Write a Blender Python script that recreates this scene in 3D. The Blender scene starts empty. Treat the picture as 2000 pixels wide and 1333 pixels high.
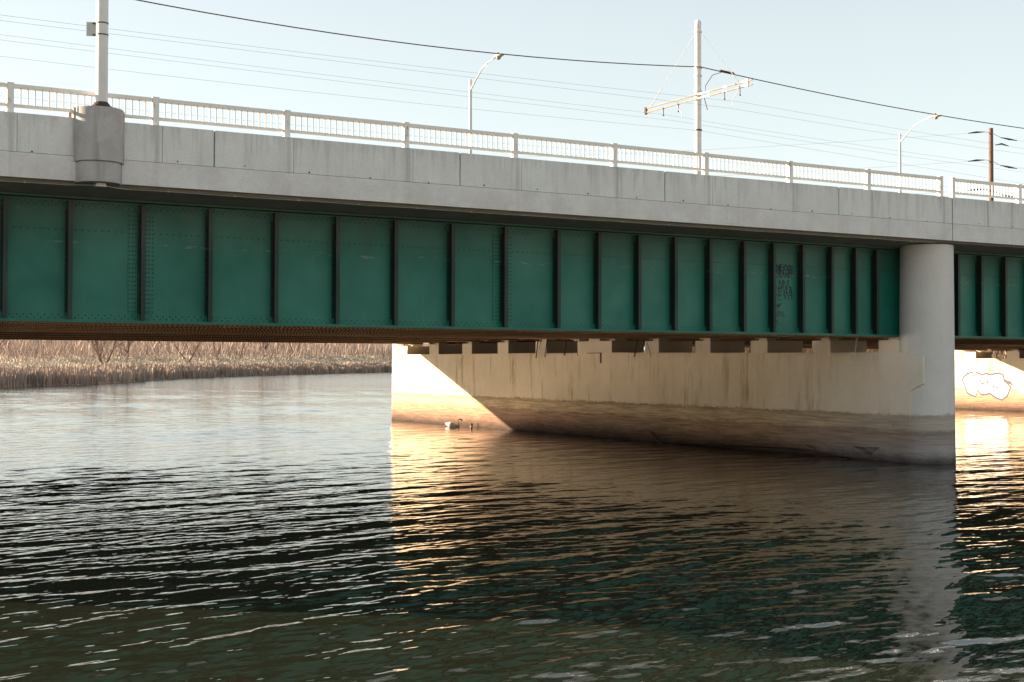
import bpy, bmesh, math, random
import numpy as np
from mathutils import Vector, Matrix

rnd = random.Random(7)
nr = np.random.default_rng(11)
SC = bpy.context.scene
COL = SC.collection

# ------------------------------------------------------------------ camera
cam_data = bpy.data.cameras.new('camera')
cam = bpy.data.objects.new('camera', cam_data)
COL.objects.link(cam)
cam_data.sensor_fit = 'HORIZONTAL'
cam_data.sensor_width = 36.0
cam_data.lens = 47.77
cam_data.clip_start = 0.1
cam_data.clip_end = 8000.0
CX, CY, CZ = -5.018, -29.676, 3.017
right = Vector((0.86678703, -0.49867251, 0.00244219))
up = Vector((-0.01117768, -0.01453237, 0.99983192))
fwd = Vector((0.4985532, 0.86666864, 0.01817047))
m = Matrix.Identity(4)
for i in range(3):
    m[i][0], m[i][1], m[i][2] = right[i], up[i], -fwd[i]
m[0][3], m[1][3], m[2][3] = CX, CY, CZ
cam.matrix_world = m
SC.camera = cam

# ------------------------------------------------------------------ light
SUN_EL = math.radians(13.2)
SUN_AZ = math.radians(50.0)          # from +Y towards -X
S = Vector((-math.sin(SUN_AZ) * math.cos(SUN_EL), math.cos(SUN_AZ) * math.cos(SUN_EL), math.sin(SUN_EL)))
world = bpy.data.worlds.new('World')
SC.world = world
world.use_nodes = True
wn = world.node_tree
bg = wn.nodes['Background']
sky = wn.nodes.new('ShaderNodeTexSky')
sky.sky_type = 'NISHITA'
sky.sun_disc = False
sky.sun_elevation = SUN_EL
sky.sun_rotation = -SUN_AZ
sky.altitude = 80
sky.air_density = 1.0
sky.dust_density = 0.6
sky.ozone_density = 1.3
gam = wn.nodes.new('ShaderNodeGamma')               # thin haze evens the whole sky out
gam.inputs[1].default_value = 0.52
wn.links.new(sky.outputs[0], gam.inputs[0])
bw = wn.nodes.new('ShaderNodeRGBToBW')             # film rendering of a hazy sky: paler everywhere alike
wn.links.new(gam.outputs[0], bw.inputs[0])
mx = wn.nodes.new('ShaderNodeMix')
mx.data_type = 'RGBA'
mx.inputs[0].default_value = 0.5
wn.links.new(gam.outputs[0], mx.inputs[6])
wn.links.new(bw.outputs[0], mx.inputs[7])
tint = wn.nodes.new('ShaderNodeMix')
tint.data_type = 'RGBA'
tint.blend_type = 'MULTIPLY'
tint.inputs[0].default_value = 1.0
tint.inputs[7].default_value = (0.975, 1.0, 0.965, 1)
wn.links.new(mx.outputs[2], tint.inputs[6])
wn.links.new(tint.outputs[2], bg.inputs[0])
bg.inputs[1].default_value = 0.137
sun_data = bpy.data.lights.new('sun', 'SUN')
sun_data.energy = 5.0
sun_data.angle = math.radians(0.55)
sun_data.color = (1.0, 0.78, 0.56)
sun = bpy.data.objects.new('sun', sun_data)
COL.objects.link(sun)
sun.rotation_euler = S.to_track_quat('Z', 'Y').to_euler()

SC.view_settings.view_transform = 'Standard'
SC.view_settings.look = 'None'
SC.view_settings.exposure = 1.98
SC.view_settings.gamma = 1.0
SC.view_settings.use_curve_mapping = False
SC.render.engine = 'CYCLES'
cy = SC.cycles
cy.use_denoising = True
cy.max_bounces = 9
cy.diffuse_bounces = 4
cy.glossy_bounces = 5
cy.caustics_reflective = True
cy.sample_clamp_indirect = 0.0
cy.blur_glossy = 0.3

# ------------------------------------------------------------------ materials
def rgba(c):
    return (c[0], c[1], c[2], 1.0)

class NT:
    def __init__(s, name):
        s.m = bpy.data.materials.new(name)
        s.m.use_nodes = True
        s.t = s.m.node_tree
        s.b = s.t.nodes['Principled BSDF']
        s.geo = s.t.nodes.new('ShaderNodeNewGeometry')
    def n(s, kind, **kw):
        nd = s.t.nodes.new(kind)
        for k, v in kw.items():
            setattr(nd, k, v)
        return nd
    def l(s, a, b):
        s.t.links.new(a, b)
    def mapping(s, scale, loc=(0, 0, 0)):
        mp = s.n('ShaderNodeMapping')
        mp.inputs['Scale'].default_value = scale
        mp.inputs['Location'].default_value = loc
        s.l(s.geo.outputs['Position'], mp.inputs['Vector'])
        return mp.outputs[0]
    def noise(s, scale, detail=5, rough=0.6, vec=None, loc=(0, 0, 0), dist=0.0):
        nd = s.n('ShaderNodeTexNoise')
        sc = scale if isinstance(scale, tuple) else (scale,) * 3
        s.l(s.mapping(sc, loc) if vec is None else vec, nd.inputs['Vector'])
        nd.inputs['Scale'].default_value = 1.0
        nd.inputs['Detail'].default_value = detail
        nd.inputs['Roughness'].default_value = rough
        nd.inputs['Distortion'].default_value = dist
        return nd.outputs[0]
    def ramp(s, fac, pts):
        r = s.n('ShaderNodeValToRGB')
        els = r.color_ramp.elements
        while len(els) < len(pts):
            els.new(0.5)
        for e, (p, c) in zip(els, pts):
            e.position = p
            e.color = rgba(c) if not isinstance(c, (int, float)) else (c, c, c, 1)
        s.l(fac, r.inputs[0])
        return r.outputs[0]
    def mix(s, fac, a, b, mode='MIX'):
        x = s.n('ShaderNodeMix', data_type='RGBA', blend_type=mode)
        for sock, v in ((0, fac), (6, a), (7, b)):
            if hasattr(v, 'is_linked'):
                s.l(v, x.inputs[sock])
            elif sock == 0:
                x.inputs[0].default_value = v
            else:
                x.inputs[sock].default_value = rgba(v)
        return x.outputs[2]
    def math(s, op, a, b=None, c=None):
        x = s.n('ShaderNodeMath', operation=op)
        for i, v in enumerate((a, b, c)):
            if v is None:
                continue
            if hasattr(v, 'is_linked'):
                s.l(v, x.inputs[i])
            else:
                x.inputs[i].default_value = v
        return x.outputs[0]
    def xyz(s):
        sp = s.n('ShaderNodeSeparateXYZ')
        s.l(s.geo.outputs['Position'], sp.inputs[0])
        return sp.outputs
    def bump(s, h, strength, dist=0.02):
        b = s.n('ShaderNodeBump')
        b.inputs['Strength'].default_value = strength
        b.inputs['Distance'].default_value = dist
        s.l(h, b.inputs['Height'])
        s.l(b.outputs[0], s.b.inputs['Normal'])
    def done(s, col, rough=0.8, metal=0.0, spec=0.3):
        if hasattr(col, 'is_linked'):
            s.l(col, s.b.inputs['Base Color'])
        else:
            s.b.inputs['Base Color'].default_value = rgba(col)
        if hasattr(rough, 'is_linked'):
            s.l(rough, s.b.inputs['Roughness'])
        else:
            s.b.inputs['Roughness'].default_value = rough
        s.b.inputs['Metallic'].default_value = metal
        s.b.inputs['Specular IOR Level'].default_value = spec
        return s.m

def concrete(name, a, b, streak=0.5, seed=0, stain=None, dirt=(0.2, 0.17, 0.16)):
    k = NT(name)
    big = k.noise(0.9, 6, 0.62, loc=(seed, 0, 0))
    col = k.mix(k.ramp(big, [(0.32, 0.0), (0.68, 1.0)]), a, b)
    st = k.noise((2.6, 2.6, 0.16), 5, 0.65, loc=(seed * 3.1, 0, 0))
    col = k.mix(k.math('MULTIPLY', k.ramp(st, [(0.52, 0.0), (0.74, 1.0)]), streak), col, dirt)
    blot = k.noise(3.5, 4, 0.6, loc=(0, seed, 0))
    col = k.mix(k.math('MULTIPLY', k.ramp(blot, [(0.55, 0.0), (0.8, 1.0)]), 0.3), col, (0.55, 0.53, 0.5))
    if stain:
        col = stain(k, col)
    fine = k.noise(45.0, 4, 0.7)
    col = k.mix(0.35, col, k.ramp(fine, [(0.3, 0.62), (0.7, 1.25)]), 'MULTIPLY')
    k.bump(k.math('ADD', fine, k.math('MULTIPLY', big, 2.0)), 0.35, 0.012)
    return k.done(col, 0.88, 0, 0.25)

def fascia_stain(k, col):
    x = k.xyz()
    # dark runs under every rail post, 3.05 m apart
    ph = k.math('PINGPONG', x[0], 1.525)
    w = k.noise((3.0, 3.0, 0.6), 4, 0.6)
    lim = k.math('MULTIPLY', w, 0.11)
    msk = k.ramp(k.math('SUBTRACT', k.math('ADD', lim, 0.02), k.math('ABSOLUTE', k.math('SUBTRACT', k.math('PINGPONG', k.math('ADD', x[0], 1.525), 1.525), 1.525))), [(0.0, 0.0), (0.05, 1.0)])
    col = k.mix(k.math('MULTIPLY', msk, 0.28), col, (0.17, 0.14, 0.14))
    # the cast slab edge below the parapet joint is warmer and patchier
    low = k.ramp(k.math('ADD', x[2], k.math('MULTIPLY', k.noise(1.4, 3), 0.12)), [(0.0, 1.0), (1.0, 1.0)])
    jl = k.math('LESS_THAN', k.math('ADD', x[2], k.math('MULTIPLY', k.noise(1.7, 4), 0.10)), 7.50)
    mott = k.noise(1.1, 6, 0.7, loc=(4, 4, 0))
    warm = k.mix(k.ramp(mott, [(0.4, 0.0), (0.62, 1.0)]), (0.54, 0.51, 0.50), (0.66, 0.645, 0.63))
    col = k.mix(k.math('MULTIPLY', jl, 0.75), col, warm)
    # drips from the parapet top, ragged and of uneven length
    dr = k.noise((4.2, 4.2, 0.25), 5, 0.7, loc=(11, 0, 0))
    reach = k.ramp(k.math('MULTIPLY', k.math('SUBTRACT', x[2], 7.55), 1.35), [(0.0, 0.0), (1.0, 1.0)])
    dm = k.ramp(k.math('ADD', dr, k.math('MULTIPLY', reach, 0.16)), [(0.60, 0.0), (0.72, 1.0)])
    col = k.mix(k.math('MULTIPLY', dm, 0.27), col, (0.20, 0.18, 0.175))
    # pale patch repairs and lime bloom along the pour line
    pt = k.noise((0.7, 0.7, 2.4), 5, 0.65, loc=(7, 3, 1))
    col = k.mix(k.math('MULTIPLY', k.ramp(pt, [(0.60, 0.0), (0.66, 1.0)]), 0.35), col, (0.62, 0.61, 0.60))
    return col

def pier_stain_and_light(k, col):
    x = k.xyz()
    wob = k.math('MULTIPLY', k.math('SUBTRACT', k.noise((0.5, 0.5, 0.5), 4, 0.6), 0.5), 0.16)
    wob2 = k.math('MULTIPLY', k.math('SUBTRACT', k.noise((3, 3, 9), 6, 0.75), 0.5), 0.36)
    z = k.math('DIVIDE', k.math('ADD', x[2], k.math('ADD', wob, wob2)), 4.0)
    patch = k.noise(0.8, 5, 0.65, loc=(9, 1, 3))
    tan = k.ramp(patch, [(0.35, 0.0), (0.65, 1.0)])
    yy = k.ramp(k.math('DIVIDE', k.math('ADD', x[1], k.math('MULTIPLY', patch, 6.0)), 30.0), [(0.07, 0.0), (0.36, 1.0)])  # partly weathering, partly painted warm bounce light: grey at the column, tan beyond
    col = k.mix(k.math('MULTIPLY', k.math('SUBTRACT', 1.0, yy), 0.8), col, k.mix(tan, (0.62, 0.59, 0.56), (0.56, 0.53, 0.50)))
    col = k.mix(k.math('MULTIPLY', tan, yy), col, k.mix(0.5, col, (0.58, 0.46, 0.32)))
    rust = k.noise((1.6, 1.6, 0.22), 5, 0.7, loc=(2, 8, 0))
    col = k.mix(k.math('MULTIPLY', k.ramp(rust, [(0.53, 0.0), (0.69, 1.0)]), k.math('MULTIPLY', yy, 0.8)), col, (0.3, 0.18, 0.07))
    band = k.ramp(z, [(0.0, 1.0), (0.372, 1.0), (0.386, 0.0)])
    bc = k.ramp(z, [(0.0, (0.04, 0.026, 0.018)), (0.04, (0.09, 0.054, 0.037)), (0.10, (0.19, 0.115, 0.075)),
                    (0.17, (0.32, 0.20, 0.13)), (0.24, (0.34, 0.22, 0.135)), (0.265, (0.48, 0.35, 0.22)), (0.33, (0.50, 0.37, 0.23)), (0.37, (0.36, 0.24, 0.14))])
    dn = k.noise((0.7, 0.7, 13), 7, 0.72, loc=(3, 3, 3))
    bc = k.mix(0.9, bc, k.ramp(dn, [(0.32, 0.45), (0.5, 0.95), (0.68, 1.45)]), 'MULTIPLY')
    gr = k.ramp(z, [(0.0, (0.06, 0.055, 0.055)), (0.04, (0.16, 0.15, 0.15)), (0.09, (0.36, 0.35, 0.35)), (0.2, (0.27, 0.25, 0.25)), (0.23, (0.20, 0.18, 0.18)), (0.27, (0.36, 0.33, 0.31)), (0.37, (0.36, 0.33, 0.31))])
    gr = k.mix(0.6, gr, k.ramp(dn, [(0.3, 0.65), (0.7, 1.25)]), 'MULTIPLY')
    bc = k.mix(k.math('MULTIPLY', k.math('SUBTRACT', 1.0, yy), 0.85), bc, gr)
    return k.mix(band, col, bc)

def plain(name, c, rough=0.6, metal=0.0, var=0.25, scale=6.0, spec=0.3):
    k = NT(name)
    f = k.noise(scale, 4, 0.6)
    col = k.mix(1.0, c, k.ramp(f, [(0.3, 1 - var), (0.7, 1 + var)]), 'MULTIPLY')
    return k.done(col, rough, metal, spec)

def green_paint(name, base, top_dark):
    k = NT(name)
    x = k.xyz()
    f = k.noise(0.8, 5, 0.6)
    col = k.mix(k.ramp(f, [(0.3, 0.0), (0.7, 1.0)]), base, tuple(v * 0.74 for v in base))
    # darker brown towards the top flange, ragged lower edge
    run = k.noise((2.2, 2.2, 0.2), 4, 0.6)
    g = k.math('ADD', x[2], k.math('MULTIPLY', k.math('SUBTRACT', run, 0.5), 1.6))
    gm = k.ramp(k.math('MULTIPLY', k.math('SUBTRACT', g, 5.6), 0.7), [(0.0, 0.0), (1.0, 1.0)])
    col = k.mix(k.math('MULTIPLY', gm, top_dark), col, (0.075, 0.07, 0.06))
    # chalky fading patches and runs
    ch = k.noise((3.0, 3.0, 0.45), 5, 0.7, loc=(6, 2, 5))
    col = k.mix(k.math('MULTIPLY', k.ramp(ch, [(0.58, 0.0), (0.8, 1.0)]), 0.18), col, (0.10, 0.22, 0.16))
    rr = k.noise((5.0, 5.0, 0.5), 5, 0.7, loc=(3, 7, 1))
    col = k.mix(k.math('MULTIPLY', k.ramp(rr, [(0.63, 0.0), (0.75, 1.0)]), 0.4), col, (0.04, 0.05, 0.03))
    # pale scratches in one wandering line
    sn = k.noise((2.5, 2.5, 9), 6, 0.75, loc=(1, 0, 2))
    zz = k.math('ABSOLUTE', k.math('SUBTRACT', k.math('ADD', x[2], k.math('MULTIPLY', k.noise(1.2, 2), 0.3)), 5.93))
    sm = k.math('MULTIPLY', k.math('LESS_THAN', zz, 0.035), k.math('GREATER_THAN', sn, 0.58))
    col = k.mix(k.math('MULTIPLY', sm, 0.22), col, (0.35, 0.4, 0.36))
    fine = k.noise(60.0, 3, 0.7)
    k.bump(k.math('ADD', k.math('MULTIPLY', f, 6.0), fine), 0.25, 0.006)
    return k.done(col, k.ramp(f, [(0.3, 0.42), (0.7, 0.6)]), 0, 0.4)

def rusty(name, a, b):
    k = NT(name)
    f = k.noise(3.0, 6, 0.7)
    g = k.noise(25.0, 4, 0.7)
    col = k.mix(k.ramp(f, [(0.35, 0.0), (0.65, 1.0)]), a, b)
    col = k.mix(0.5, col, k.ramp(g, [(0.3, 0.6), (0.7, 1.3)]), 'MULTIPLY')
    k.bump(g, 0.3, 0.005)
    return k.done(col, 0.75, 0, 0.3)

def white_steel(name):
    k = NT(name)
    f = k.noise(2.0, 5, 0.6)
    col = k.mix(k.ramp(f, [(0.3, 0.0), (0.7, 1.0)]), (0.72, 0.71, 0.68), (0.63, 0.62, 0.59))
    r = k.noise((9, 9, 3.0), 6, 0.75)
    x = k.xyz()
    ph = k.math('ABSOLUTE', k.math('SUBTRACT', k.math('PINGPONG', k.math('ADD', x[0], 1.525), 1.525), 1.525))
    near = k.ramp(ph, [(0.05, 0.11), (0.14, 0.0)])
    rm = k.ramp(k.math('ADD', r, near), [(0.66, 0.0), (0.76, 1.0)])
    col = k.mix(rm, col, (0.33, 0.15, 0.05))
    return k.done(col, 0.5, 0, 0.4)

M = {}
M['fascia'] = concrete('weathered_grey_concrete', (0.66, 0.665, 0.655), (0.58, 0.575, 0.57), 0.35, 1, fascia_stain)
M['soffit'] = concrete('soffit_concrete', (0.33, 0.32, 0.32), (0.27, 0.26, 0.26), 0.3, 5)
M['pilaster'] = concrete('stained_pilaster_concrete', (0.44, 0.43, 0.42), (0.30, 0.27, 0.26), 1.0, 3, None, (0.17, 0.15, 0.14))
M['pier'] = concrete('river_stained_pier_concrete', (0.72, 0.62, 0.47), (0.66, 0.55, 0.40), 0.25, 7, pier_stain_and_light, (0.3, 0.24, 0.18))
M['column'] = concrete('river_stained_column_concrete', (0.64, 0.625, 0.62), (0.57, 0.555, 0.545), 0.2, 4, pier_stain_and_light, (0.3, 0.28, 0.27))  # cool sky light put into the colour: greyer than the pier wall
M['pedestal'] = concrete('pedestal_concrete', (0.66, 0.58, 0.46), (0.60, 0.52, 0.40), 0.2, 9)
M['green'] = green_paint('green_bridge_paint', (0.009, 0.158, 0.114), 0.5)
M['green_stiff'] = green_paint('stiffener_shade_paint', (0.006, 0.026, 0.020), 0.5)  # shade on the stiffener faces put into the paint as near-black green
M['rivet'] = plain('green_rivet_paint', (0.010, 0.062, 0.045), 0.5, 0, 0.2)
M['under'] = rusty('rusty_brown_steel', (0.20, 0.105, 0.055), (0.11, 0.06, 0.034))
M['web_dark'] = rusty('dark_web_steel', (0.030, 0.022, 0.018), (0.018, 0.014, 0.012))  # inner girder webs, much darker than the bottom flanges
M['under_rivet'] = rusty('highlight_rivet_heads', (0.55, 0.36, 0.20), (0.40, 0.24, 0.13))  # pale tone paints in the light that the rivet heads catch
M['rust'] = rusty('dark_rust', (0.10, 0.045, 0.025), (0.05, 0.03, 0.02))
M['rail'] = white_steel('white_painted_rail_steel')
M['galv'] = plain('galvanised_pole_steel', (0.55, 0.54, 0.53), 0.45, 0.25, 0.12, 3)
M['pole'] = plain('pale_grey_pole_paint', (0.62, 0.61, 0.60), 0.45, 0.0, 0.08, 3)
M['sign'] = plain('sign_back_aluminium', (0.42, 0.46, 0.44), 0.5, 0.2, 0.08)
M['dark'] = plain('dark_fitting', (0.06, 0.035, 0.03), 0.6, 0.2)
M['cable'] = plain('cable_rubber', (0.11, 0.06, 0.06), 0.6)
M['wire'] = plain('thin_wire', (0.22, 0.23, 0.23), 0.5)
M['arm'] = plain('crossarm_tube', (0.30, 0.23, 0.16), 0.5, 0.0, 0.25)
M['lamp'] = plain('lamp_housing', (0.55, 0.52, 0.46), 0.5, 0.0, 0.1)
M['lens'] = plain('lamp_lens', (0.35, 0.30, 0.24), 0.2, 0.0, 0.1, 6, 0.5)
M['wood'] = rusty('creosoted_wood', (0.16, 0.09, 0.065), (0.10, 0.06, 0.045))
M['box'] = plain('white_box_plastic', (0.7, 0.7, 0.71), 0.5, 0, 0.05)
M['joint'] = plain('joint_filler', (0.05, 0.045, 0.045), 0.9)
M['asphalt'] = plain('asphalt', (0.05, 0.05, 0.05), 0.9)
M['purple'] = plain('purple_spray_paint', (0.016, 0.022, 0.035), 0.6)
M['white_spray'] = plain('white_spray_paint', (0.82, 0.82, 0.81), 0.6, 0, 0.04)
M['grey_spray'] = plain('grey_spray_paint', (0.06, 0.055, 0.07), 0.6, 0, 0.1)
M['pink_spray'] = plain('pink_spray_paint', (0.62, 0.33, 0.26), 0.7, 0, 0.2)
M['feather'] = plain('white_feathers', (0.82, 0.81, 0.78), 0.8, 0, 0.05, 12)
M['neck'] = plain('brown_tinged_feathers', (0.26, 0.16, 0.05), 0.8, 0, 0.25, 14)
M['duckhead'] = plain('red_brown_feathers', (0.16, 0.03, 0.02), 0.7)
M['duckbody'] = plain('pale_grey_feathers', (0.45, 0.36, 0.34), 0.8)

def litter_mat():
    k = NT('dry_bank_soil')
    f = k.noise(0.35, 6, 0.7)
    col = k.ramp(f, [(0.25, (0.26, 0.195, 0.16)), (0.5, (0.36, 0.285, 0.23)), (0.75, (0.46, 0.38, 0.30))])
    return k.done(col, 0.95, 0, 0.1)
M['soil'] = litter_mat()
M['dry_grass'] = plain('dry_winter_grass', (0.46, 0.40, 0.28), 0.95, 0, 0.25, 1.5, 0.1)

def blade_mat(name, lo, hi, zl, zh):
    k = NT(name)
    at = k.n('ShaderNodeAttribute', attribute_name='tone')
    f = k.noise(0.25, 4, 0.6)
    c = k.mix(at.outputs['Fac'], lo, hi)
    c = k.mix(0.8, c, k.ramp(f, [(0.3, 0.7), (0.7, 1.25)]), 'MULTIPLY')
    return k.done(c, 0.9, 0, 0.1)
M['reed'] = blade_mat('dead_reeds', (0.36, 0.265, 0.215), (0.68, 0.59, 0.47), 0, 3)
M['straw'] = blade_mat('straw_grass', (0.52, 0.42, 0.31), (0.78, 0.70, 0.55), 0, 3)
M['twig'] = blade_mat('bare_twigs', (0.26, 0.185, 0.155), (0.58, 0.46, 0.37), 0, 9)
M['thicket'] = blade_mat('dark_thicket_twigs', (0.07, 0.05, 0.035), (0.2, 0.14, 0.09), 0, 9)
M['bark'] = plain('grey_brown_bark', (0.19, 0.125, 0.105), 0.9, 0, 0.3, 2)

def water_mat():
    k = NT('river_water')
    lp = k.n('ShaderNodeVectorRotate')
    lp.rotation_type = 'Z_AXIS'
    lp.inputs['Angle'].default_value = math.radians(-17)
    k.l(k.geo.outputs['Position'], lp.inputs['Vector'])
    def stretched(sx, sy, detail):
        mp = k.n('ShaderNodeMapping')
        mp.inputs['Scale'].default_value = (sx, sy, 1)
        k.l(lp.outputs[0], mp.inputs['Vector'])
        return k.noise(1, detail, 0.6, vec=mp.outputs[0])
    h = k.math('ADD', stretched(2.2, 5.0, 2), k.math('MULTIPLY', stretched(0.5, 1.6, 2), 1.2))
    k.bump(h, 0.16, 0.05)
    mud = k.noise(0.25, 3)
    col = k.mix(mud, (0.014, 0.020, 0.0125), (0.020, 0.021, 0.013))
    k.b.inputs['IOR'].default_value = 1.333
    x = k.xyz()
    # ripples too small to build far out: a rougher surface takes over up-river
    k.done(col, k.ramp(k.math('DIVIDE', x[1], 200.0), [(0.12, 0.035), (0.4, 0.06), (1.0, 0.12)]), 0, 0.5)
    return k.m
M['water'] = water_mat()

# ------------------------------------------------------------------ mesh helpers
class MB:
    def __init__(s):
        s.v, s.f, s.mi = [], [], []
    def quadface(s, pts, mi=0):
        o = len(s.v)
        s.v += [tuple(p) for p in pts]
        s.f.append(tuple(range(o, o + len(pts))))
        s.mi.append(mi)
    def box(s, x0, x1, y0, y1, z0, z1, mi=0):
        o = len(s.v)
        s.v += [(x0, y0, z0), (x1, y0, z0), (x1, y1, z0), (x0, y1, z0), (x0, y0, z1), (x1, y0, z1), (x1, y1, z1), (x0, y1, z1)]
        for q in ((0, 3, 2, 1), (4, 5, 6, 7), (0, 1, 5, 4), (1, 2, 6, 5), (2, 3, 7, 6), (3, 0, 4, 7)):
            s.f.append(tuple(o + i for i in q))
            s.mi.append(mi)
        return s
    def prism(s, poly, x0, x1, axis='x', mi=0):
        """poly of (a, b) in the plane normal to axis, swept from x0 to x1"""
        n = len(poly)
        o = len(s.v)
        for t in (x0, x1):
            for a, b in poly:
                s.v.append((t, a, b) if axis == 'x' else ((a, t, b) if axis == 'y' else (a, b, t)))
        s.f.append(tuple(o + i for i in range(n))); s.mi.append(mi)
        s.f.append(tuple(o + n + i for i in reversed(range(n)))); s.mi.append(mi)
        for i in range(n):
            j = (i + 1) % n
            s.f.append((o + i, o + n + i, o + n + j, o + j)); s.mi.append(mi)
        return s
    def tube(s, path, r, seg=8, cap=True, mi=0, flat=1.0):
        path = [Vector(p) for p in path]
        rs = r if isinstance(r, (list, tuple)) else [r] * len(path)
        o = len(s.v)
        t0 = (path[1] - path[0]).normalized()
        ref = Vector((0, 0, 1)) if abs(t0.z) < 0.9 else Vector((1, 0, 0))
        for i, p in enumerate(path):
            if i == 0:
                t = path[1] - path[0]
            elif i == len(path) - 1:
                t = path[-1] - path[-2]
            else:
                t = path[i + 1] - path[i - 1]
            t.normalize()
            a = t.cross(ref)
            if a.length < 1e-4:
                a = t.cross(Vector((0, 1, 0)))
            a.normalize()
            b = t.cross(a).normalized()
            for j in range(seg):
                an = 2 * math.pi * j / seg
                s.v.append(tuple(p + a * (math.cos(an) * rs[i]) + b * (math.sin(an) * rs[i] * flat)))
        for i in range(len(path) - 1):
            for j in range(seg):
                k = (j + 1) % seg
                s.f.append((o + i * seg + j, o + i * seg + k, o + (i + 1) * seg + k, o + (i + 1) * seg + j)); s.mi.append(mi)
        if cap:
            s.f.append(tuple(o + j for j in reversed(range(seg)))); s.mi.append(mi)
            e = o + (len(path) - 1) * seg
            s.f.append(tuple(e + j for j in range(seg))); s.mi.append(mi)
        return s
    def lathe(s, cx, cy_, prof, seg=32, a0=0.0, a1=2 * math.pi, cap=True):
        o = len(s.v)
        full = abs(a1 - a0 - 2 * math.pi) < 1e-6
        n = seg if full else seg + 1
        for r, z in prof:
            for j in range(n):
                an = a0 + (a1 - a0) * j / seg
                s.v.append((cx + r * math.cos(an), cy_ + r * math.sin(an), z))
        for i in range(len(prof) - 1):
            for j in range(seg if full else n - 1):
                k = (j + 1) % n
                s.f.append((o + i * n + j, o + i * n + k, o + (i + 1) * n + k, o + (i + 1) * n + j)); s.mi.append(0)
        if cap:
            s.f.append(tuple(o + j for j in reversed(range(n)))); s.mi.append(0)
            e = o + (len(prof) - 1) * n
            s.f.append(tuple(e + j for j in range(n))); s.mi.append(0)
        return s
    def rivet_y(s, x, y, z, r=0.018, h=0.013):
        """dome on a face that looks towards -Y"""
        o = len(s.v)
        for k in range(6):
            an = math.pi * k / 3
            s.v.append((x + r * math.cos(an), y, z + r * math.sin(an)))
        for k in range(6):
            an = math.pi * k / 3
            s.v.append((x + 0.55 * r * math.cos(an), y - h, z + 0.55 * r * math.sin(an)))
        for k in range(6):
            j = (k + 1) % 6
            s.f.append((o + k, o + j, o + 6 + j, o + 6 + k)); s.mi.append(0)
        s.f.append(tuple(o + 6 + k for k in range(6))); s.mi.append(0)
    def rivet_z(s, x, y, z, r=0.026, h=0.026):
        """dome hanging under a face that looks down"""
        o = len(s.v)
        for k in range(4):
            an = math.pi * (k + .5) / 2
            s.v.append((x + r * math.cos(an), y + r * math.sin(an), z))
        s.v.append((x, y, z - h))
        for k in range(4):
            s.f.append((o + (k + 1) % 4, o + k, o + 4)); s.mi.append(0)
    def build(s, name, mats, parent=None, smooth=False, bevel=0.0):
        me = bpy.data.meshes.new(name)
        me.from_pydata(s.v, [], s.f)
        mats = mats if isinstance(mats, (list, tuple)) else [mats]
        for mt in mats:
            me.materials.append(M[mt] if isinstance(mt, str) else mt)
        if len(mats) > 1:
            me.polygons.foreach_set('material_index', s.mi)
        bm = bmesh.new()
        bm.from_mesh(me)
        bmesh.ops.recalc_face_normals(bm, faces=bm.faces)
        bm.to_mesh(me)
        bm.free()
        if smooth:
            me.polygons.foreach_set('use_smooth', [True] * len(me.polygons))
            try:
                me.set_sharp_from_angle(angle=math.radians(38))
            except Exception:
                pass
        me.update()
        o = bpy.data.objects.new(name, me)
        COL.objects.link(o)
        if bevel:
            bv = o.modifiers.new('bevel', 'BEVEL')
            bv.width = bevel
            bv.segments = 2
            bv.limit_method = 'ANGLE'
        if parent is not None:
            o.parent = parent
        return o

def tag(o, label=None, cat=None, group=None, kind=None):
    if label: o['label'] = label
    if cat: o['category'] = cat
    if group: o['group'] = group
    if kind: o['kind'] = kind
    return o

def thing(name, label, cat, loc=(0, 0, 0), group=None):
    o = bpy.data.objects.new(name, None)
    o.empty_display_size = 0.3
    COL.objects.link(o)
    o.location = loc
    bpy.context.view_layer.update()
    return tag(o, label, cat, group)

def link_copy(src, parent, loc=None):
    c = src.copy()
    COL.objects.link(c)
    c.parent = parent
    if loc is not None:
        c.location = loc
    return c

def fast_mesh(name, verts, faces, mat, parent=None, smooth=False, attr=None):
    """verts (n,3) float array, faces (m,k) int array"""
    me = bpy.data.meshes.new(name)
    nv, nf, kk = len(verts), len(faces), faces.shape[1]
    me.vertices.add(nv)
    me.vertices.foreach_set('co', np.ascontiguousarray(verts, np.float32).ravel())
    me.loops.add(nf * kk)
    me.loops.foreach_set('vertex_index', np.ascontiguousarray(faces, np.int32).ravel())
    me.polygons.add(nf)
    me.polygons.foreach_set('loop_start', np.arange(0, nf * kk, kk, dtype=np.int32))
    me.polygons.foreach_set('loop_total', np.full(nf, kk, np.int32))
    if smooth:
        me.polygons.foreach_set('use_smooth', np.ones(nf, bool))
    if attr is not None:
        a = me.attributes.new('tone', 'FLOAT', 'POINT')
        a.data.foreach_set('value', np.ascontiguousarray(attr, np.float32))
    me.materials.append(M[mat])
    me.update(calc_edges=True)
    me.validate()
    o = bpy.data.objects.new(name, me)
    COL.objects.link(o)
    if parent is not None:
        o.parent = parent
    return o

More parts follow.
